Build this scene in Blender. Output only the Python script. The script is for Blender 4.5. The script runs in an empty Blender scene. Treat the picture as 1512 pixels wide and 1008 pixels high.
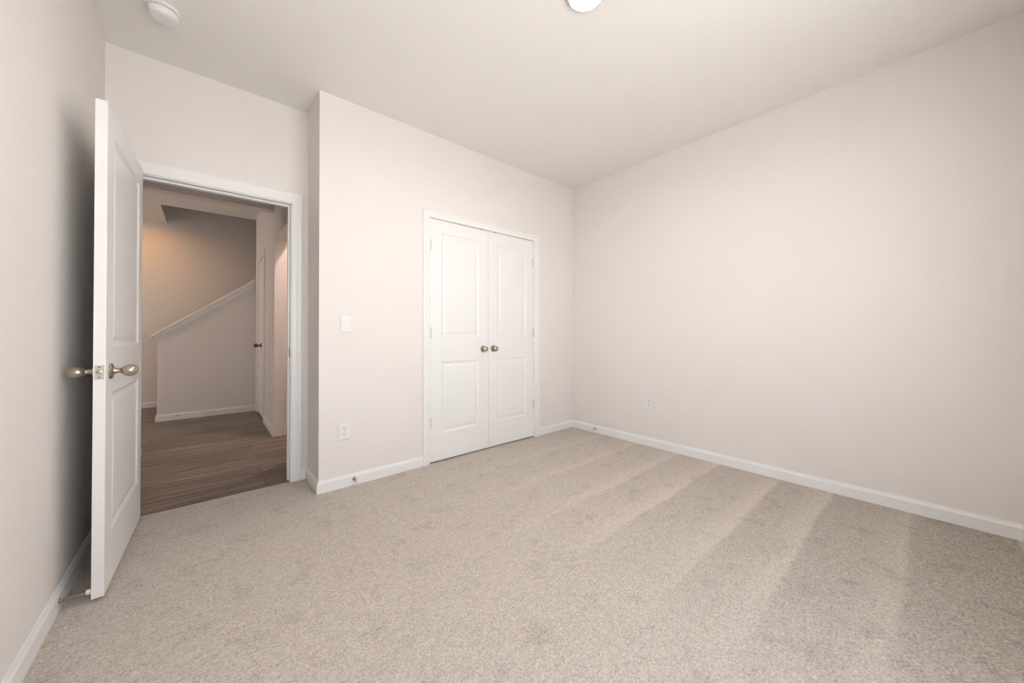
import bpy, bmesh, math, random
from mathutils import Vector, Matrix

random.seed(7)
S = bpy.context.scene
COL = S.collection

# ------------------------------------------------------------------ camera
F_PX = 528.72
YAW, PITCH, ROLL = 0.7079, 0.0095, -0.0021
cd = bpy.data.cameras.new('camera')
cd.sensor_fit = 'HORIZONTAL'
cd.sensor_width = 36.0
cd.lens = F_PX / 1512 * 36.0
cd.shift_y = -17.573 / 1512
cd.clip_start = 0.02
cam = bpy.data.objects.new('camera', cd)
COL.objects.link(cam)
fwd = Vector((math.sin(YAW) * math.cos(PITCH), math.cos(YAW) * math.cos(PITCH), math.sin(PITCH)))
rt = Vector((math.cos(YAW), -math.sin(YAW), 0))
up = rt.cross(fwd)
r2 = math.cos(ROLL) * rt + math.sin(ROLL) * up
u2 = -math.sin(ROLL) * rt + math.cos(ROLL) * up
m = Matrix((r2, u2, -fwd)).transposed().to_4x4()
m.translation = Vector((-3.2351, -2.7053, 1.0849))
cam.matrix_world = m
S.camera = cam

# ------------------------------------------------------------------ world, colour management, daylight
S.view_settings.view_transform = 'Standard'
S.view_settings.look = 'None'
S.view_settings.gamma = 1.0
S.view_settings.use_curve_mapping = False
S.view_settings.exposure = 0.32

SKY = 6.8
w = bpy.data.worlds.new('sky')
S.world = w
w.use_nodes = True
nt = w.node_tree
nt.nodes.clear()
tc = nt.nodes.new('ShaderNodeTexCoord')
sx = nt.nodes.new('ShaderNodeSeparateXYZ')
nt.links.new(tc.outputs['Generated'], sx.inputs[0])
rp = nt.nodes.new('ShaderNodeValToRGB')
mr = nt.nodes.new('ShaderNodeMapRange')
mr.inputs['From Min'].default_value = -1
nt.links.new(sx.outputs['Z'], mr.inputs['Value'])
nt.links.new(mr.outputs[0], rp.inputs['Fac'])
e = rp.color_ramp.elements              # dim ground, bright hazy horizon, paler zenith
e[0].position = 0.0; e[0].color = (0.90, 0.91, 0.89, 1)
e[1].position = 1.0; e[1].color = (0.34, 0.37, 0.42, 1)
for pos, c in ((.36, (1.00, 1.0, 1.0)), (.47, (1.02, 1.03, 1.03)), (.56, (.84, .88, .93)), (.70, (.48, .52, .58))):
    q = e.new(pos); q.color = (*c, 1)
bg = nt.nodes.new('ShaderNodeBackground')
bg.inputs['Strength'].default_value = SKY
nt.links.new(rp.outputs['Color'], bg.inputs['Color'])
wo = nt.nodes.new('ShaderNodeOutputWorld')
nt.links.new(bg.outputs[0], wo.inputs[0])

# room dimensions (metres)
H = 2.7526          # ceiling height
XB = -2.6487        # outer corner of the closet wall
D = 0.347           # depth of the door recess
XL = -3.678         # left wall
YB = -3.25          # window wall
T = 0.115           # wall thickness
WX0, WX1, WZ0, WZ1 = -3.32, -1.32, 0.62, 2.15     # bedroom window

def portal(name, loc, rot, sx_, sy_):
    l = bpy.data.lights.new(name, 'AREA')
    l.shape = 'RECTANGLE'; l.size = sx_; l.size_y = sy_
    l.cycles.is_portal = True
    o = bpy.data.objects.new(name, l); COL.objects.link(o)
    o.location = loc; o.rotation_euler = rot
    return o
portal('window_daylight', ((WX0 + WX1) / 2, YB - 0.13, (WZ0 + WZ1) / 2), (math.pi / 2, 0, math.pi), WX1 - WX0, WZ1 - WZ0)
# entry hall window, far to the left of the hall
EX = -6.6
portal('entry_daylight', (EX - 0.13, 3.4, 1.25), (math.pi / 2, 0, -math.pi / 2), 0.6, 1.6)

# ------------------------------------------------------------------ materials
def new_mat(name):
    m = bpy.data.materials.new(name); m.use_nodes = True
    n = m.node_tree.nodes; l = m.node_tree.links
    return m, n, l, n['Principled BSDF']

def paint(name, col, rough=0.6, bump=0.0, scale=180, spec=0.3):
    m, n, l, b = new_mat(name)
    b.inputs['Base Color'].default_value = (*col, 1)
    b.inputs['Roughness'].default_value = rough
    b.inputs['Specular IOR Level'].default_value = spec
    if bump:
        t = n.new('ShaderNodeTexCoord'); x = n.new('ShaderNodeTexNoise')
        x.inputs['Scale'].default_value = scale; x.inputs['Detail'].default_value = 3
        l.new(t.outputs['Object'], x.inputs['Vector'])
        bp = n.new('ShaderNodeBump'); bp.inputs['Strength'].default_value = bump; bp.inputs['Distance'].default_value = 0.002
        l.new(x.outputs['Fac'], bp.inputs['Height']); l.new(bp.outputs[0], b.inputs['Normal'])
    return m

def metal(name, col, rough=0.3):
    m, n, l, b = new_mat(name)
    b.inputs['Base Color'].default_value = (*col, 1)
    b.inputs['Metallic'].default_value = 1
    b.inputs['Roughness'].default_value = rough
    return m

M_WALL = paint('wall_paint', (0.83, 0.785, 0.75), 0.75, 0.15, 220, 0.2)
M_CEIL = paint('ceiling_paint', (0.87, 0.84, 0.80), 0.9, 0.45, 60, 0.1)
M_TRIM = paint('trim_paint', (0.87, 0.86, 0.85), 0.38, 0, spec=0.45)
M_DOOR = paint('door_paint', (0.87, 0.86, 0.85), 0.42, 0.05, 400, 0.45)
M_PLASTIC = paint('white_plastic', (0.82, 0.81, 0.81), 0.35, spec=0.5)
M_SLOT = paint('dark_slot', (0.03, 0.03, 0.03), 0.6)
M_RUBBER = paint('white_rubber', (0.8, 0.79, 0.78), 0.7)
M_NICKEL = metal('satin_nickel', (0.48, 0.425, 0.34), 0.30)
M_STEEL = metal('steel', (0.62, 0.59, 0.55), 0.35)
M_DARK = metal('dark_bronze', (0.16, 0.13, 0.11), 0.4)
M_HINGE = paint('painted_hinge', (0.72, 0.70, 0.68), 0.4)
M_BRONZE = metal('dull_bronze', (0.36, 0.28, 0.21), 0.4)

def emit(name, col, st):
    m = bpy.data.materials.new(name); m.use_nodes = True
    n = m.node_tree.nodes; n.clear()
    em = n.new('ShaderNodeEmission'); em.inputs[0].default_value = (*col, 1); em.inputs[1].default_value = st
    o = n.new('ShaderNodeOutputMaterial'); m.node_tree.links.new(em.outputs[0], o.inputs[0])
    return m
M_LAMP = emit('lamp_diffuser', (1.0, 0.94, 0.89), 190)
M_HALL_LAMP = emit('warm_lamp_diffuser', (1.0, 0.48, 0.12), 88)
M_ENTRY_FILL = emit('entry_fill_diffuser', (1.0, 0.76, 0.56), 230)  # added unseen lamp that lifts the stair half wall and hall
M_SIDE_LAMP = emit('side_lamp_diffuser', (1.0, 0.76, 0.66), 330)

def glass_mat():
    m = bpy.data.materials.new('window_glass'); m.use_nodes = True
    n = m.node_tree.nodes; n.clear(); l = m.node_tree.links
    t = n.new('ShaderNodeBsdfTransparent'); g = n.new('ShaderNodeBsdfGlossy'); g.inputs['Roughness'].default_value = 0.02
    x = n.new('ShaderNodeMixShader'); x.inputs[0].default_value = 0.06
    l.new(t.outputs[0], x.inputs[1]); l.new(g.outputs[0], x.inputs[2])
    o = n.new('ShaderNodeOutputMaterial'); l.new(x.outputs[0], o.inputs[0])
    return m
M_GLASS = glass_mat()

def carpet_mat():
    m, n, l, b = new_mat('beige_carpet')
    b.inputs['Roughness'].default_value = 0.95
    b.inputs['Specular IOR Level'].default_value = 0.05
    t = n.new('ShaderNodeTexCoord')
    # slightly wavy coordinates so that the vacuum strokes are not ruler straight
    wv = n.new('ShaderNodeTexNoise'); wv.inputs['Scale'].default_value = 1.3; wv.inputs['Detail'].default_value = 1
    l.new(t.outputs['Object'], wv.inputs['Vector'])
    sp = n.new('ShaderNodeSeparateXYZ'); l.new(t.outputs['Object'], sp.inputs[0])
    def math_(op, a, b_=None, c=None):
        q = n.new('ShaderNodeMath'); q.operation = op
        for i, v in enumerate((a, b_, c)):
            if v is None: continue
            if isinstance(v, (int, float)): q.inputs[i].default_value = v
            else: l.new(v, q.inputs[i])
        return q.outputs[0]
    dy = math_('MULTIPLY_ADD', wv.outputs['Fac'], 0.06, -0.03)
    y = math_('ADD', sp.outputs['Y'], dy)
    # pile strokes: lighter up to each line, darker right after it; near strokes darkened further, corner falloff put into the colour
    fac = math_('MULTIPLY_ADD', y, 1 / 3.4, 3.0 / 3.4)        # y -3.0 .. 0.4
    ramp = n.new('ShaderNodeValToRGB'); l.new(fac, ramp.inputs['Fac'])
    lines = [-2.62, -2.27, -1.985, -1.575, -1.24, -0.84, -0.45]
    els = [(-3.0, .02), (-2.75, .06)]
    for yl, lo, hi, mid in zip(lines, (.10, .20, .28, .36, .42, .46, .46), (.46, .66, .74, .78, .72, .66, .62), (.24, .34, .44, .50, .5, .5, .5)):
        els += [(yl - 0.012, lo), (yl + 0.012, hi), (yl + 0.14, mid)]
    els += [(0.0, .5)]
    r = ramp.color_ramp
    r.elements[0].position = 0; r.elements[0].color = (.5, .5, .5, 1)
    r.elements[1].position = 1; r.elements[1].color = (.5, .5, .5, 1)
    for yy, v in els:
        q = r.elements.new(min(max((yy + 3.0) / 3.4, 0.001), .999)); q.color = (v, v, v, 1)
    # strokes fade out to the left part of the room
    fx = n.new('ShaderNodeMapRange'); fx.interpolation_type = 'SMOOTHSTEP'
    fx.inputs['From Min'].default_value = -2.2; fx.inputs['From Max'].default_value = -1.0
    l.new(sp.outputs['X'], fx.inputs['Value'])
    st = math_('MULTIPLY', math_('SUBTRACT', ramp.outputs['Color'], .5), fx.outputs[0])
    # trodden blotches, mostly on the left
    n1 = n.new('ShaderNodeTexNoise'); n1.inputs['Scale'].default_value = 7.5; n1.inputs['Detail'].default_value = 4; n1.inputs['Roughness'].default_value = .6
    l.new(t.outputs['Object'], n1.inputs['Vector'])
    bl = n.new('ShaderNodeMapRange'); bl.inputs['From Min'].default_value = .34; bl.inputs['From Max'].default_value = .46
    bl.inputs['To Min'].default_value = -.17; bl.inputs['To Max'].default_value = 0
    l.new(n1.outputs['Fac'], bl.inputs['Value'])
    # tuft speckle
    n2 = n.new('ShaderNodeTexNoise'); n2.inputs['Scale'].default_value = 110; n2.inputs['Detail'].default_value = 3; n2.inputs['Roughness'].default_value = .7
    l.new(t.outputs['Object'], n2.inputs['Vector'])
    n3 = n.new('ShaderNodeTexVoronoi'); n3.inputs['Scale'].default_value = 170
    l.new(t.outputs['Object'], n3.inputs['Vector'])
    spk = math_('MULTIPLY_ADD', n2.outputs['Fac'], 1.5, -.75)
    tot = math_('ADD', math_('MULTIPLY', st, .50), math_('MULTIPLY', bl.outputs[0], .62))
    tot = math_('ADD', tot, math_('MULTIPLY', spk, .85))
    n4 = n.new('ShaderNodeTexNoise'); n4.inputs['Scale'].default_value = 34; n4.inputs['Detail'].default_value = 4; n4.inputs['Roughness'].default_value = .75
    l.new(t.outputs['Object'], n4.inputs['Vector'])
    tot = math_('ADD', tot, math_('MULTIPLY_ADD', n4.outputs['Fac'], .62, -.31))
    tot = math_('ADD', tot, .5)
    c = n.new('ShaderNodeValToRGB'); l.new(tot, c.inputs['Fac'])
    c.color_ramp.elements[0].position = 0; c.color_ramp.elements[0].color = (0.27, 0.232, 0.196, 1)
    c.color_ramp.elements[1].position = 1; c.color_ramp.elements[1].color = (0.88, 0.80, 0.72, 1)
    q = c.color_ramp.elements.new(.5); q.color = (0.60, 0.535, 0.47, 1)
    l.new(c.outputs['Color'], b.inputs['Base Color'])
    bp = n.new('ShaderNodeBump'); bp.inputs['Strength'].default_value = .7; bp.inputs['Distance'].default_value = .006
    hh = math_('ADD', n2.outputs['Fac'], math_('MULTIPLY', n3.outputs['Distance'], .6))
    l.new(hh, bp.inputs['Height']); l.new(bp.outputs[0], b.inputs['Normal'])
    return m
M_CARPET = carpet_mat()

def wood_mat():
    m, n, l, b = new_mat('vinyl_planks')
    b.inputs['Roughness'].default_value = .42
    t = n.new('ShaderNodeTexCoord')
    br = n.new('ShaderNodeTexBrick')
    br.offset = .37; br.inputs['Scale'].default_value = 1
    br.inputs['Brick Width'].default_value = 1.22; br.inputs['Row Height'].default_value = .18
    br.inputs['Mortar Size'].default_value = .0016
    br.inputs['Color1'].default_value = (.165, .130, .106, 1); br.inputs['Color2'].default_value = (.25, .198, .164, 1)
    br.inputs['Mortar'].default_value = (.06, .04, .03, 1)
    l.new(t.outputs['Object'], br.inputs['Vector'])
    mp = n.new('ShaderNodeMapping'); mp.inputs['Scale'].default_value = (1.4, 26, 1)
    l.new(t.outputs['Object'], mp.inputs['Vector'])
    gn = n.new('ShaderNodeTexNoise'); gn.inputs['Scale'].default_value = 1; gn.inputs['Detail'].default_value = 6; gn.inputs['Roughness'].default_value = .6
    l.new(mp.outputs[0], gn.inputs['Vector'])
    mr = n.new('ShaderNodeMapRange'); mr.inputs['From Min'].default_value = .3; mr.inputs['From Max'].default_value = .7
    mr.inputs['To Min'].default_value = .30; mr.inputs['To Max'].default_value = 1.55
    l.new(gn.outputs['Fac'], mr.inputs['Value'])
    mx = n.new('ShaderNodeMix'); mx.data_type = 'RGBA'; mx.blend_type = 'MULTIPLY'; mx.inputs['Factor'].default_value = 1
    l.new(br.outputs['Color'], mx.inputs['A']); l.new(mr.outputs[0], mx.inputs['B'])
    l.new(mx.outputs['Result'], b.inputs['Base Color'])
    bp = n.new('ShaderNodeBump'); bp.inputs['Strength'].default_value = .2; bp.inputs['Distance'].default_value = .002
    l.new(gn.outputs['Fac'], bp.inputs['Height']); l.new(bp.outputs[0], b.inputs['Normal'])
    return m
M_WOOD = wood_mat()

# ------------------------------------------------------------------ helpers
def bx(bm, x0, x1, y0, y1, z0, z1):
    vs = [bm.verts.new((x, y, z)) for z in (z0, z1) for y in (y0, y1) for x in (x0, x1)]
    for f in ((0, 2, 3, 1), (4, 5, 7, 6), (0, 1, 5, 4), (2, 6, 7, 3), (0, 4, 6, 2), (1, 3, 7, 5)):
        bm.faces.new([vs[i] for i in f])

def prism(bm, poly, ax, a, b):
    """extrude a closed 2D outline along axis ax (0 x, 1 y, 2 z) from a to b"""
    def p(q, v):
        q = list(q); q.insert(ax, v); return q
    A = [bm.verts.new(p(q, a)) for q in poly]; B = [bm.verts.new(p(q, b)) for q in poly]
    n = len(poly)
    bm.faces.new(A); bm.faces.new(B[::-1])
    for i in range(n):
        bm.faces.new((A[i], B[i], B[(i + 1) % n], A[(i + 1) % n]))

def lathe(bm, prof, origin, axis, seg=32):
    """revolve profile [(r, h), ...] about axis through origin"""
    ax = Vector(axis).normalized(); o = Vector(origin)
    a = ax.orthogonal().normalized(); b = ax.cross(a)
    rings = []
    for r, h in prof:
        if r < 1e-6: rings.append([bm.verts.new(o + ax * h)])
        else: rings.append([bm.verts.new(o + ax * h + (a * math.cos(2 * math.pi * i / seg) + b * math.sin(2 * math.pi * i / seg)) * r) for i in range(seg)])
    for p, q in zip(rings, rings[1:]):
        for i in range(seg):
            j = (i + 1) % seg
            if len(p) == 1 and len(q) == 1: continue
            if len(p) == 1: bm.faces.new((p[0], q[i], q[j]))
            elif len(q) == 1: bm.faces.new((p[i], p[j], q[0]))
            else: bm.faces.new((p[i], p[j], q[j], q[i]))
    if len(rings[0]) > 1: bm.faces.new(rings[0][::-1])
    if len(rings[-1]) > 1: bm.faces.new(rings[-1])

def obj(name, bm, mat, parent=None, smooth=False, bevel=0, loc=None, label=None):
    bmesh.ops.recalc_face_normals(bm, faces=bm.faces)
    me = bpy.data.meshes.new(name); bm.to_mesh(me); bm.free()
    me.materials.append(mat)
    if smooth:
        for p in me.polygons: p.use_smooth = True
        me.set_sharp_from_angle(angle=math.radians(35))
    o = bpy.data.objects.new(name, me); COL.objects.link(o)
    if loc: o.location = loc
    if parent: o.parent = parent
    if bevel:
        b = o.modifiers.new('bevel', 'BEVEL'); b.width = bevel; b.segments = 2; b.limit_method = 'ANGLE'
    if label: o['label'] = label
    return o

def tag(o, label, cat, group=None):
    o['label'] = label; o['category'] = cat
    if group: o['group'] = group
    return o

def struct(o, label=None, cat=None):
    o['kind'] = 'structure'
    if label: o['label'] = label
    if cat: o['category'] = cat
    return o

def boxes(name, lst, mat, label, cat, bevel=0):
    bm = bmesh.new()
    for b in lst: bx(bm, *b)
    return struct(obj(name, bm, mat, bevel=bevel), label, cat)

def thing(name, label, cat, loc, group=None, rotz=0):
    o = bpy.data.objects.new(name, None); o.empty_display_size = .1; COL.objects.link(o)
    o.location = loc; o.rotation_euler = (0, 0, rotz)
    return tag(o, label, cat, group)

def copy_tree(o, parent=None):
    c = o.copy(); COL.objects.link(c); c.parent = parent
    for ch in list(o.children): copy_tree(ch, c)
    return c

# ------------------------------------------------------------------ shell of the bedroom
YT = 0.362      # carpet / plank line in the doorway
CL0, CLM, CL1 = -1.8151, -1.2126, -0.6268      # closet opening
CH = 2.047                                     # closet opening height
EJ0, EJ1, EH = -3.575, -2.7621, 2.0375         # entry opening
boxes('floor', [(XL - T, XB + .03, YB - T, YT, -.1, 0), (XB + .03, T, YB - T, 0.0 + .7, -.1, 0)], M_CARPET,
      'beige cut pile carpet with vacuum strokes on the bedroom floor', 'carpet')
boxes('ceiling', [(XL - T, T, YB - T, D + T, H, H + .25)], M_CEIL, 'off white bedroom ceiling', 'ceiling')
boxes('wall_closet', [(XB, CL0 - .02, 0, T, 0, H), (CL1 + .02, T, 0, T, 0, H), (CL0 - .02, CL1 + .02, 0, T, CH + .02, H),
                      (XB, XB + T, T, D, 0, H)], M_WALL, 'warm off white wall holding the double closet doors', 'wall')
boxes('wall_closet_back', [(XB + T, T, .70, .70 + T, 0, H)], M_WALL, 'wall inside the closet behind its doors', 'wall')
boxes('wall_entry', [(XL, EJ0 - .02, D, D + T, 0, H), (EJ1 + .02, XB + T, D, D + T, 0, H), (EJ0 - .02, EJ1 + .02, D, D + T, EH + .02, H)],
      M_WALL, 'recessed off white wall around the open bedroom doorway', 'wall')
boxes('wall_left', [(XL - T, XL, YB - T, 1.86, 0, H)], M_WALL, 'grey looking wall behind the open white door', 'wall')
boxes('wall_right', [(0, T, YB - T, .70, 0, H)], M_WALL, 'long bare off white wall on the right of the room', 'wall')
boxes('wall_window', [(XL, WX0, YB - T, YB, 0, H), (WX1, 0, YB - T, YB, 0, H), (WX0, WX1, YB - T, YB, 0, WZ0), (WX0, WX1, YB - T, YB, WZ1, H)],
      M_WALL, 'window wall behind the photographer', 'wall')

# window behind the camera
def window(name, x0, x1, z0, z1, y, label):
    bm = bmesh.new(); f = .05
    ya, yb = y - .09, y - .03
    bx(bm, x0, x1, ya, yb, z0, z0 + f); bx(bm, x0, x1, ya, yb, z1 - f, z1)
    bx(bm, x0, x0 + f, ya, yb, z0 + f, z1 - f); bx(bm, x1 - f, x1, ya, yb, z0 + f, z1 - f)
    xm = (x0 + x1) / 2; bx(bm, xm - .03, xm + .03, ya, yb, z0 + f, z1 - f)
    o = struct(obj(name, bm, M_TRIM), label, 'window')
    bm = bmesh.new(); bx(bm, x0 + f, x1 - f, y - .062, y - .056, z0 + f, z1 - f)
    obj('window_pane', bm, M_GLASS, o)
    bm = bmesh.new(); bx(bm, x0 - .04, x1 + .04, y - .03, y + .05, z0 - .025, z0)
    obj('window_sill', bm, M_TRIM, o, bevel=.004)
    return o
window('window_1', WX0, WX1, WZ0, WZ1, YB, 'white framed bedroom window behind the photographer')

# ------------------------------------------------------------------ hall beyond the door
XR = -2.685       # right wall of the hall
YC = 1.785        # corner where the header starts
YH = 3.50         # half wall face
YK = 4.76         # far wall
boxes('floor_hall', [(EX, XR + .13, YT, YK, -.1, 0), (XR + .13, -1.0, .85, YK, -.1, 0)], M_WOOD, 'grey brown wood plank floor of the hall', 'floor')
boxes('ceiling_hall', [(EX, -1.0, D + T, 3.74, H, H + .3), (EX, XL - .005, 3.74, YK + .1, H, H + .3)], M_CEIL,
      'hall ceiling with a stairwell opening cut in it', 'ceiling')
boxes('wall_hall_right', [(XR, XR + .14, YC, 2.62, 0, H), (XR, XR + .14, 3.38, 3.62, 0, H), (XR, XR + .14, 2.62, 3.38, 2.06, H),
                          (XR, XR + .14, .85, YC, 2.075, H), (XR, XR + .14, D + T, .85, 0, H)],
      M_WALL, 'right hall wall with the narrow white door and an opening', 'wall')
boxes('wall_hall_header', [(XL, XR, YC + .015, 1.93, 2.385, H)], M_WALL, 'dropped header crossing the hall ceiling', 'header')
boxes('wall_hall_front', [(EX, XL - T, 1.86 - T, 1.86, 0, H)], M_WALL, 'entry hall wall hidden left of the doorway', 'wall')
boxes('wall_hall_back', [(EX, -1.0, YK, YK + T, 0, 5.3)], M_WALL, 'far wall behind the stairs glowing orange from a lamp', 'wall')
boxes('wall_hall_left', [(EX - T, EX, 1.86 - T, 3.10, 0, H), (EX - T, EX, 3.70, YK + T, 0, H), (EX - T, EX, 3.10, 3.70, 0, .45), (EX - T, EX, 3.10, 3.70, 2.05, H)],
      M_WALL, 'end wall of the entry hall far left', 'wall')
boxes('wall_hall_side', [(XR + .14, -1.0, 2.90, 2.90 + T, 0, H), (-1.0, -1.0 + T, .70 + T, 3.0, 0, H), (XR + .14, XB + T + .02, .85 - T, .85, 0, H)],
      M_WALL, 'walls of the side room right of the hall', 'wall')
boxes('wall_stairwell', [(XL - T, XL, 3.74, YK, H + .3, 5.3), (XL, -1.0, 3.62, 3.74, H + .3, 5.3), (-1.0, -1.0 + T, 3.62, YK + T, 0, 5.3),
                         (XL - T, -1.0 + T, 3.6, YK + T, 5.3, 5.4), (XR + .14, -1.0, 3.62, 3.74, 0, H)],
      M_WALL, 'walls of the upper stairwell above the stairs', 'wall')

# half wall beside the stairs with its sloped white cap
x0, x1 = -3.687, XR
za, zb = 1.035, 1.790 - .002
bm = bmesh.new(); prism(bm, [(x0, 0), (x1, 0), (x1, zb), (x0, za)], 1, YH, YH + .12)
struct(obj('wall_stair', bm, M_WALL), 'low sloping half wall beside the stairs under a white cap', 'half wall')
sl = (zb - za) / (x1 - x0)
bm = bmesh.new()
xa = x0 - .055
def capz(x): return za + sl * (x - x0)
prism(bm, [(xa, capz(xa) + .040), (x1, zb + .045), (x1, zb + .078), (xa, capz(xa) + .073)], 1, YH - .045, YH + .165)
prism(bm, [(xa + .025, capz(xa + .025) + .010), (x1, zb + .014), (x1, zb + .046), (xa + .025, capz(xa + .025) + .041)], 1, YH - .028, YH + .148)
prism(bm, [(x0 - .012, capz(x0 - .012) - .025), (x1, zb - .025), (x1, zb + .016), (x0 - .012, capz(x0 - .012) + .012)], 1, YH - .014, YH + .134)
struct(obj('trim_1', bm, M_TRIM, bevel=.004), 'sloping white moulded cap on top of the stair half wall', 'cap')

# hall window on the far left (lights the entry)
bm = bmesh.new()
for q in ((3.10, 3.13, .45, 2.05), (3.67, 3.70, .45, 2.05), (3.13, 3.67, .45, .48), (3.13, 3.67, 2.02, 2.05)):
    bx(bm, EX - .09, EX - .03, *q)
wn = struct(obj('window_2', bm, M_TRIM), 'white framed entry window at the end of the hall', 'window')
bm = bmesh.new(); bx(bm, EX - .063, EX - .057, 3.13, 3.67, .48, 2.02); obj('window_pane', bm, M_GLASS, wn)

# ------------------------------------------------------------------ baseboards
BH, BT = .083, .013
def base_prof(): return [(0, 0), (BT, 0), (BT, BH - .020), (BT * .62, BH - .010), (BT * .45, BH), (0, BH)]
def baseboard(name, runs, label):
    """runs: (axis, a, b, wall coordinate, side) ; side = direction of the room"""
    bm = bmesh.new()
    for ax, a, b, c, s in runs:
        pr = [(c + s * d, z) for d, z in base_prof()]
        prism(bm, pr, ax, a, b)
    return struct(obj(name, bm, M_TRIM), label, 'baseboard')
CO0, CO1 = -1.8853, -.5448
EO1 = -2.689
baseboard('baseboard_right', [(1, YB, 0, 0, -1)], 'white baseboard along the right wall')
baseboard('baseboard_closet', [(0, XB, CO0, 0, -1), (0, CO1, -BT, 0, -1), (1, -BT, D, XB, -1), (0, EO1, XB - BT, D, -1)],
          'white baseboard along the closet wall and its corner')
baseboard('baseboard_left', [(1, YB, D - .03, XL, 1)], 'white baseboard along the left wall behind the door')
baseboard('baseboard_window', [(0, XL + BT, -BT, YB, 1)], 'white baseboard along the window wall')
baseboard('baseboard_hall_right', [(1, YC, 2.56, XR, -1)], 'white baseboard on the right hall wall')
baseboard('baseboard_stair', [(0, x0, XR, YH, -1), (1, YH - BT, YH + .12, x0, -1)], 'white baseboard along the stair half wall')
baseboard('baseboard_hall_back', [(0, EX, XR, YK, -1)], 'white baseboard along the far hall wall')
baseboard('baseboard_hall_left', [(1, D + T, 1.86 + BT, XL, 1), (0, EX, XL, 1.86, 1)], 'white baseboard on the left hall corner')

# ------------------------------------------------------------------ casings and jambs
def casing_prof(wd, s):
    # across the width: 0 at the opening side, wd outside ; depth towards the room
    return [(0, 0), (0, .008), (.008, .011), (wd * .45, .012), (wd * .62, .016), (wd - .008, .017), (wd, .013), (wd, 0)]
def casing(bm, a0, a1, o0, o1, ztop, otop, wall, side, z0=0, axis='x'):
    """door casing: inner a0..a1/ztop, outer o0..o1/otop on a wall plane; mitred moulding"""
    P = casing_prof(1.0, 1)
    def pos(t, path):
        # t: 0 inner .. 1 outer ; path index 0 bottom-left,1 top-left,2 top-right,3 bottom-right
        u = (a0 + (o0 - a0) * t, a0 + (o0 - a0) * t, a1 + (o1 - a1) * t, a1 + (o1 - a1) * t)[path]
        z = (z0, ztop + (otop - ztop) * t, ztop + (otop - ztop) * t, z0)[path]
        return u, z
    prof = [(0, 0), (0, .009), (.10, .012), (.45, .012), (.60, .016), (.90, .017), (1, .013), (1, 0)]
    rings = []
    for k in range(4):
        ring = []
        for t, d in prof:
            u, z = pos(t, k)
            c = wall + side * d
            ring.append(bm.verts.new((u, c, z) if axis == 'x' else (c, u, z)))
        rings.append(ring)
    n = len(prof)
    for A, B in zip(rings, rings[1:]):
        for i in range(n):
            j = (i + 1) % n
            bm.faces.new((A[i], A[j], B[j], B[i]))
    bm.faces.new(rings[0]); bm.faces.new(rings[-1][::-1])

bm = bmesh.new(); casing(bm, CL0 - .006, CL1 + .008, CO0, CO1, CH + .004, 2.108, 0, -1)
struct(obj('trim_2', bm, M_TRIM), 'white moulded casing around the double closet doors', 'door casing')
bm = bmesh.new()
bx(bm, CL0 - .02, CL0 - .003, 0, T, 0, CH + .02); bx(bm, CL1 + .003, CL1 + .02, 0, T, 0, CH + .02); bx(bm, CL0 - .003, CL1 + .003, 0, T, CH + .002, CH + .02)
bx(bm, CL0 - .003, CL1 + .003, .042, .075, CH - .006, CH + .002)
struct(obj('trim_3', bm, M_TRIM), 'white jamb lining the closet opening', 'door jamb')
bm = bmesh.new(); casing(bm, EJ0 - .004, EJ1 + .004, -3.652, EO1, EH + .006, 2.1187, D, -1)
struct(obj('trim_4', bm, M_TRIM), 'white moulded casing around the open bedroom doorway', 'door casing')
bm = bmesh.new()
bx(bm, EJ0 - .02, EJ0, D, D + T, 0, EH + .02); bx(bm, EJ1, EJ1 + .02, D, D + T, 0, EH + .02); bx(bm, EJ0, EJ1, D, D + T, EH, EH + .02)
# door stop strips
bx(bm, EJ1 - .011, EJ1, D + .042, D + .075, 0, EH - .011); bx(bm, EJ0, EJ0 + .011, D + .042, D + .075, 0, EH - .011); bx(bm, EJ0, EJ1, D + .042, D + .075, EH - .011, EH)
jb = struct(obj('trim_5', bm, M_TRIM), 'white jamb lining the open bedroom doorway', 'door jamb')
bm = bmesh.new(); bx(bm, EJ1 - .003, EJ1 + .001, D - .004, D + .036, .912, .972)
obj('strike_plate', bm, M_BRONZE, jb, label='dull bronze strike plate')
bm = bmesh.new(); casing(bm, EJ0 - .004, EJ1 + .004, -3.652, EO1, EH + .006, 2.1187, D + T, 1)
struct(obj('trim_6', bm, M_TRIM), 'white casing on the hall side of the bedroom doorway', 'door casing')
bm = bmesh.new(); casing(bm, 3.36, 2.64, 3.435, 2.565, 2.05, 2.115, XR, -1, axis='y')
struct(obj('trim_7', bm, M_TRIM), 'white casing around the narrow hall door', 'door casing')
# strike plate at the back of the side opening
bm = bmesh.new(); bx(bm, -2.562, -2.548, YC - .004, YC + .002, .900, .955)
struct(obj('trim_8', bm, M_BRONZE), 'small bronze plate on the jamb of the hall side opening', 'strike plate')
# metal edge between carpet and planks
bm = bmesh.new(); bx(bm, EJ0, EJ1, YT - .006, YT + .006, -.01, .003)
struct(obj('trim_9', bm, M_WOOD), 'thin seam strip between carpet and wood planks', 'threshold')

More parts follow.
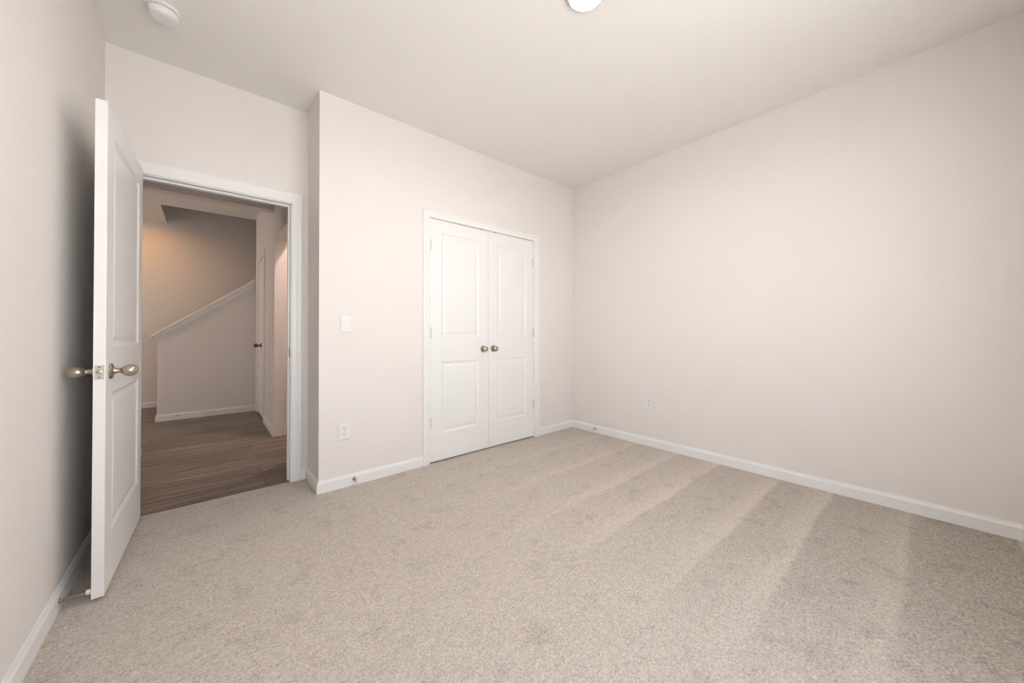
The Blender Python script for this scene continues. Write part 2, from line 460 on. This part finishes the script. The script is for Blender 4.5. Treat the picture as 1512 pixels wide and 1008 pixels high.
# ------------------------------------------------------------------ two panel doors
def door_bm(width, z0, z1, panels, thick, s0=.107, s1=None):
    """leaf in local space: x 0..width, y 0 (front) .. thick, z z0..z1 ; panels = [(zlo, zhi)]"""
    bm = bmesh.new()
    s1 = width - s0 if s1 is None else s1
    xs = [0, s0, s1, width]
    zs = [z0] + [v for p in panels for v in p] + [z1]
    def face_side(y, out):
        grid = {}
        for i, x in enumerate(xs):
            for j, z in enumerate(zs): grid[i, j] = bm.verts.new((x, y, z))
        for i in range(3):
            for j in range(len(zs) - 1):
                q = [grid[i, j], grid[i + 1, j], grid[i + 1, j + 1], grid[i, j + 1]]
                if i == 1 and j % 2 == 1:
                    # moulded panel: cove down, flat, ramp up to the raised field
                    prev = q
                    xa, xb, zlo, zhi = xs[1], xs[2], zs[j], zs[j + 1]
                    for ins, dep in ((.006, .0035), (.017, .0085), (.026, .0085), (.046, .0030)):
                        yy = y - out * dep
                        r = [bm.verts.new((xa + ins, yy, zlo + ins)), bm.verts.new((xb - ins, yy, zlo + ins)),
                             bm.verts.new((xb - ins, yy, zhi - ins)), bm.verts.new((xa + ins, yy, zhi - ins))]
                        for k in range(4): bm.faces.new((prev[k], prev[(k + 1) % 4], r[(k + 1) % 4], r[k]))
                        prev = r
                    bm.faces.new(prev)
                else: bm.faces.new(q)
        return grid
    A = face_side(0, -1); B = face_side(thick, 1)
    nz = len(zs)
    for j in range(nz - 1):
        for i in (0, 3): bm.faces.new((A[i, j], A[i, j + 1], B[i, j + 1], B[i, j]))
    for i in range(3):
        for j in (0, nz - 1): bm.faces.new((A[i, j], A[i + 1, j], B[i + 1, j], B[i, j]))
    return bm

def egg_knob(parent, loc, axis, scale=1.0, label='satin nickel egg shaped knob'):
    bm = bmesh.new()
    s = scale
    prof = [(.033, 0), (.033, .004), (.029, .009), (.016, .011), (.0125, .016), (.0105, .026), (.0115, .031)]
    L, R = .054, .0255
    for k in range(1, 20):
        t = k / 20
        a = math.pi * (1 - t ** .92)
        prof.append((max(R * math.sin(a) ** .95, .0118 if t < .3 else .002), .031 + L * (1 + math.cos(a)) / 2))
    prof.append((0, .031 + L))
    lathe(bm, [(r * s, h * s) for r, h in prof], loc, axis, 36)
    return obj('knob', bm, M_NICKEL, parent, smooth=True, label=label)

def hinge(parent, x, y, zc, axis_out, label='pale grey hinge'):
    bm = bmesh.new()
    lathe(bm, [(.0035, -.050), (.0065, -.047), (.0065, .047), (.0035, .050)], (x, y, zc), (0, 0, 1), 14)
    bx(bm, x - .016, x + .016, y + .004, y + .0065, zc - .044, zc + .044)
    return obj('hinge', bm, M_HINGE, parent, smooth=True, label=label)

PAN = [(.238, .842), (1.047, 1.940)]

# closet pair: local x from hinge side
def closet_door(name, xh, sign, wd, label):
    bm = door_bm(wd, .012, 2.045, PAN, .035, s0=.105)
    if sign < 0:
        bmesh.ops.scale(bm, vec=(-1, 1, 1), verts=bm.verts)
    o = struct(obj(name, bm, M_DOOR, loc=(xh, .001, 0)), label, 'door')
    bm = bmesh.new()
    xk = sign * (wd - .058)
    lathe(bm, [(.0315, 0), (.0315, -.004), (.028, -.009), (.013, -.012), (.011, -.019), (.0145, -.024), (.0215, -.031), (.0245, -.039), (.0235, -.047), (.018, -.053), (.009, -.0565), (0, -.057)],
          (xk, 0, .938), (0, 1, 0), 36)
    obj('knob', bm, M_NICKEL, o, smooth=True, label='round satin nickel knob')
    for zc in (.335, 1.085, 1.82): hinge(o, -sign * .002, -.005, zc, -1)
    bm = bmesh.new(); xc = sign * (wd - .075)
    bx(bm, xc - .022, xc + .022, -.0015, .030, 2.0440, 2.0490)
    obj('catch', bm, M_BRONZE, o, label='small dark roller catch at the top edge')
    return o
closet_door('door_2', CL0, 1, CLM - CL0 - .0015, 'left white two panel closet door')
closet_door('door_3', CL1, -1, CL1 - CLM - .0015, 'right white two panel closet door nearest the room corner')

# entry door: open against the left wall
ANG, HX, HY, DL = 1.6035, -3.5544, .3029, .8026
bm = door_bm(DL, .015, 2.0467, [(.238, .832), (1.030, 1.940)], .035, s0=.100, s1=.690)
# local x runs from the hinge along the leaf, local y is the wall-facing .. hall side
d1 = obj('door_1', bm, M_DOOR)
struct(d1, 'tall white two panel bedroom door standing open against the left wall', 'door')
Dv = Vector((math.cos(ANG), -math.sin(ANG), 0)); Nv = Vector((math.sin(ANG), math.cos(ANG), 0))
d1.matrix_world = Matrix(((Dv.x, Nv.x, 0, HX), (Dv.y, Nv.y, 0, HY), (0, 0, 1, 0), (0, 0, 0, 1)))
egg_knob(d1, (.735, .035, .927), (0, 1, 0))
egg_knob(d1, (.735, 0, .927), (0, -1, 0))
bm = bmesh.new(); bx(bm, DL - .001, DL + .0012, .005, .030, .899, .957)
lp = obj('latch_plate', bm, M_STEEL, d1, label='steel latch plate in the door edge')
bm = bmesh.new(); lathe(bm, [(.0085, 0), (.0085, .0095), (.006, .0105)], (DL + .001, .0175, .930), (1, 0, 0), 18)
obj('latch_bolt', bm, M_NICKEL, lp, smooth=True)
for zc in (.907, .949):
    bm = bmesh.new(); lathe(bm, [(.0035, 0), (.0035, .0018), (.0025, .0024)], (DL + .001, .0175, zc), (1, 0, 0), 12)
    obj('screw', bm, M_BRONZE, lp, smooth=True)
for zc in (.28, 1.05, 1.83):
    bm = bmesh.new(); lathe(bm, [(.004, -.048), (.0068, -.045), (.0068, .045), (.004, .048)], (-.006, -.004, zc), (0, 0, 1), 14)
    bx(bm, -.0045, 0, -.003, .030, zc - .044, zc + .044)
    obj('hinge', bm, M_NICKEL, d1, smooth=True, label='satin nickel hinge')

# narrow hall door in the right hall wall
bm = door_bm(.705, .022, 2.045, PAN, .035, s0=.12)
d4 = obj('door_4', bm, M_DOOR)
struct(d4, 'narrow white two panel hall door seen edge on beside the stairs', 'door')
d4.matrix_world = Matrix(((0, 1, 0, XR + .002), (1, 0, 0, 2.648), (0, 0, 1, 0), (0, 0, 0, 1)))
bpy.data.objects[egg_knob(d4, (.30, 0, .93), (0, -1, 0), label='dark bronze knob').name].data.materials[0] = M_DARK
bm = bmesh.new(); bx(bm, XR + .03, XR + .13, 2.62, 3.38, 0, .004); obj('gap_shade', bm, M_SLOT).parent = None  # black strip, paints the shade in the gap below the door
bpy.data.objects['gap_shade'].name = 'trim_10'; struct(bpy.data.objects['trim_10'], 'dark strip painted as shade under the narrow hall door', 'threshold')
bm = bmesh.new()
bx(bm, XR, XR + .14, 2.62, 2.642, 0, 2.06); bx(bm, XR, XR + .14, 3.358, 3.38, 0, 2.06); bx(bm, XR, XR + .14, 2.642, 3.358, 2.048, 2.06)
struct(obj('trim_11', bm, M_TRIM), 'white jamb lining the narrow hall door', 'door jamb')

# ------------------------------------------------------------------ wall plates
def plate_bm(wd, ht, th=.006):
    bm = bmesh.new()
    a, b = wd / 2, ht / 2
    lo = [(-a, -b), (a, -b), (a, b), (-a, b)]
    k = .004
    r0 = [bm.verts.new((x, 0, z)) for x, z in lo]
    r1 = [bm.verts.new((x, -th + .003, z)) for x, z in lo]
    r2_ = [bm.verts.new((x - math.copysign(k, x), -th, z - math.copysign(k, z))) for x, z in lo]
    for A, B in ((r0, r1), (r1, r2_)):
        for i in range(4): bm.faces.new((A[i], A[(i + 1) % 4], B[(i + 1) % 4], B[i]))
    bm.faces.new(r2_); bm.faces.new(r0[::-1])
    return bm

def outlet(label, loc, rotz):
    t = thing('electrical_outlet', label, 'outlet', loc, None, rotz)
    obj('cover_plate', plate_bm(.076, .122), M_PLASTIC, t)
    for zc in (.0195, -.0195):
        bm = bmesh.new()
        pts = []
        for i in range(28):
            a = 2 * math.pi * i / 28
            pts.append((max(-.0170, min(.0170, .0185 * math.cos(a))), zc + max(-.0142, min(.0142, .0185 * math.sin(a)))))
        prism(bm, pts, 1, -.0085, -.004)
        rc = obj('receptacle', bm, M_PLASTIC, t)
        bm = bmesh.new()
        bx(bm, -.0078, -.0052, -.0090, -.0080, zc - .001, zc + .0085)
        bx(bm, .0052, .0078, -.0090, -.0080, zc + .0005, zc + .0080)
        lathe(bm, [(.0030, 0), (.0030, .001)], (0, -.0080, zc - .0072), (0, -1, 0), 12)
        obj('slots', bm, M_SLOT, rc, label='dark plug slots')
    bm = bmesh.new(); lathe(bm, [(.0033, 0), (.0033, .001), (.002, .0016)], (0, -.006, 0), (0, -1, 0), 12)
    obj('screw', bm, M_STEEL, t)
    return t
outlet('white double outlet on the closet wall below the light switch', (-2.485, 0, .393), 0)
outlet('white double outlet on the long bare right wall', (0, -.949, .414), -math.pi / 2)
outlet('white double outlet on the narrow hall wall beyond the doorway', (XR, 2.0, .42), -math.pi / 2)

sw = thing('light_switch', 'white rocker light switch on the closet wall left of the closet doors', 'light switch', (-2.4755, 0, 1.154))
obj('cover_plate', plate_bm(.076, .124), M_PLASTIC, sw)
bm = bmesh.new(); bx(bm, -.0185, .0185, -.0072, -.004, -.0355, .0355); fr = obj('rocker_frame', bm, M_PLASTIC, sw)
bm = bmesh.new(); prism(bm, [(-.0072, -.032), (-.0072, .032), (-.0100, .032), (-.0078, .0), (-.0125, -.032)], 0, -.0155, .0155); obj('rocker', bm, M_PLASTIC, fr)

# ------------------------------------------------------------------ door stops on the baseboards
def door_stop(label, loc, rotz, length=.078, flange=.0125):
    """points along local -y"""
    t = thing('door_stop', label, 'door stop', loc, None, rotz)
    bm = bmesh.new()
    lathe(bm, [(flange, 0), (flange, .003), (flange * .64, .007), (.005, .010)], (0, 0, 0), (0, -1, 0), 20)
    obj('mounting_flange', bm, M_BRONZE, t, smooth=True)
    bm = bmesh.new()
    prof = [(.0042, .009)]
    h = .011
    while h < length - .014:
        prof += [(.0062, h), (.0050, h + .0016)]; h += .0032
    prof.append((.0042, length - .010))
    lathe(bm, prof, (0, 0, 0), (0, -1, 0), 16)
    obj('spring', bm, M_NICKEL, t, smooth=True)
    bm = bmesh.new()
    lathe(bm, [(.0060, length - .016), (.0100, length - .014), (.0105, length - .003), (.0080, length), (0, length)], (0, 0, 0), (0, -1, 0), 20)
    obj('tip', bm, M_RUBBER, t, smooth=True, label='white rubber tip')
    return t
door_stop('short door stop on the closet wall baseboard below the white outlet', (-2.421, -BT, .045), 0)
door_stop('short door stop on the right wall baseboard by the far corner', (-BT, -.33, .046), -math.pi / 2)
door_stop('long thin door stop on the left baseboard touching the open door', (XL + BT, -.485, .043), math.pi / 2, .0838, .0085)
door_stop('tiny door stop on the stair half wall baseboard in the hall', (-3.50, YH - BT, .05), 0)

# ------------------------------------------------------------------ ceiling fixtures
cl = thing('ceiling_light', 'round flush white ceiling light switched on above the carpet', 'ceiling light', (-1.825, -1.62, H))
bm = bmesh.new()
lathe(bm, [(.098, 0), (.098, -.006), (.093, -.013), (.084, -.019), (.080, -.019), (.080, -.002)], (0, 0, 0), (0, 0, 1), 48)
obj('trim_ring', bm, M_PLASTIC, cl, smooth=True)
bm = bmesh.new(); lathe(bm, [(.0800, -.003), (.06, -.005), (.03, -.006), (0, -.0062)], (0, 0, 0), (0, 0, 1), 48)
obj('diffuser', bm, M_LAMP, cl, smooth=True, label='glowing white diffuser')

sd = thing('smoke_detector', 'round white smoke detector on the ceiling above the open door', 'smoke detector', (-3.408, -.150, H))
bm = bmesh.new(); lathe(bm, [(.070, 0), (.070, -.010), (.066, -.015), (.060, -.016)], (0, 0, 0), (0, 0, 1), 48)
obj('mounting_base', bm, M_PLASTIC, sd, smooth=True)
bm = bmesh.new(); lathe(bm, [(.0575, -.0155), (.0575, -.019), (.0620, -.0195), (.0615, -.028), (.0560, -.043), (.049, -.0490), (.030, -.0515), (0, -.052)], (0, 0, 0), (0, 0, 1), 48)
body = obj('cover', bm, M_PLASTIC, sd, smooth=True)
bm = bmesh.new(); lathe(bm, [(.010, -.0505), (.010, -.0535), (.008, -.0542), (0, -.0542)], (.018, -.012, 0), (0, 0, 1), 20)
obj('test_button', bm, M_PLASTIC, body, smooth=True)
bm = bmesh.new()
for i in range(30):
    a = 2 * math.pi * i / 30
    c = Vector((math.cos(a), math.sin(a), 0)); s_ = Vector((-math.sin(a), math.cos(a), 0))
    p = c * .0578
    vs = [bm.verts.new(p + s_ * q + Vector((0, 0, z))) for q, z in ((-.004, -.0160), (.004, -.0160), (.004, -.0190), (-.004, -.0190))]
    bm.faces.new(vs)
obj('vent_slots', bm, M_SLOT, sd, label='dark vent slots')

def downlight(label, loc, mat, r=.085):
    t = thing('recessed_light', label, 'ceiling light', loc)
    bm = bmesh.new(); lathe(bm, [(r, 0), (r, -.004), (r * .86, -.010), (r * .80, -.010), (r * .80, -.003)], (0, 0, 0), (0, 0, 1), 40)
    obj('trim_ring', bm, M_PLASTIC, t, smooth=True)
    bm = bmesh.new(); lathe(bm, [(r * .80, -.004), (r * .4, -.008), (0, -.009)], (0, 0, 0), (0, 0, 1), 40)
    obj('diffuser', bm, mat, t, smooth=True, label='glowing warm diffuser')
    return t
downlight('warm recessed hall light at the edge of the door by the stairwell', (-3.955, 4.19, H), M_HALL_LAMP)
downlight('recessed ceiling light of the side room right of the hall', (-2.2, 1.15, H), M_SIDE_LAMP)
downlight('added fill light far left of the hall brightening the half wall', (-5.0, 2.75, H), M_ENTRY_FILL)
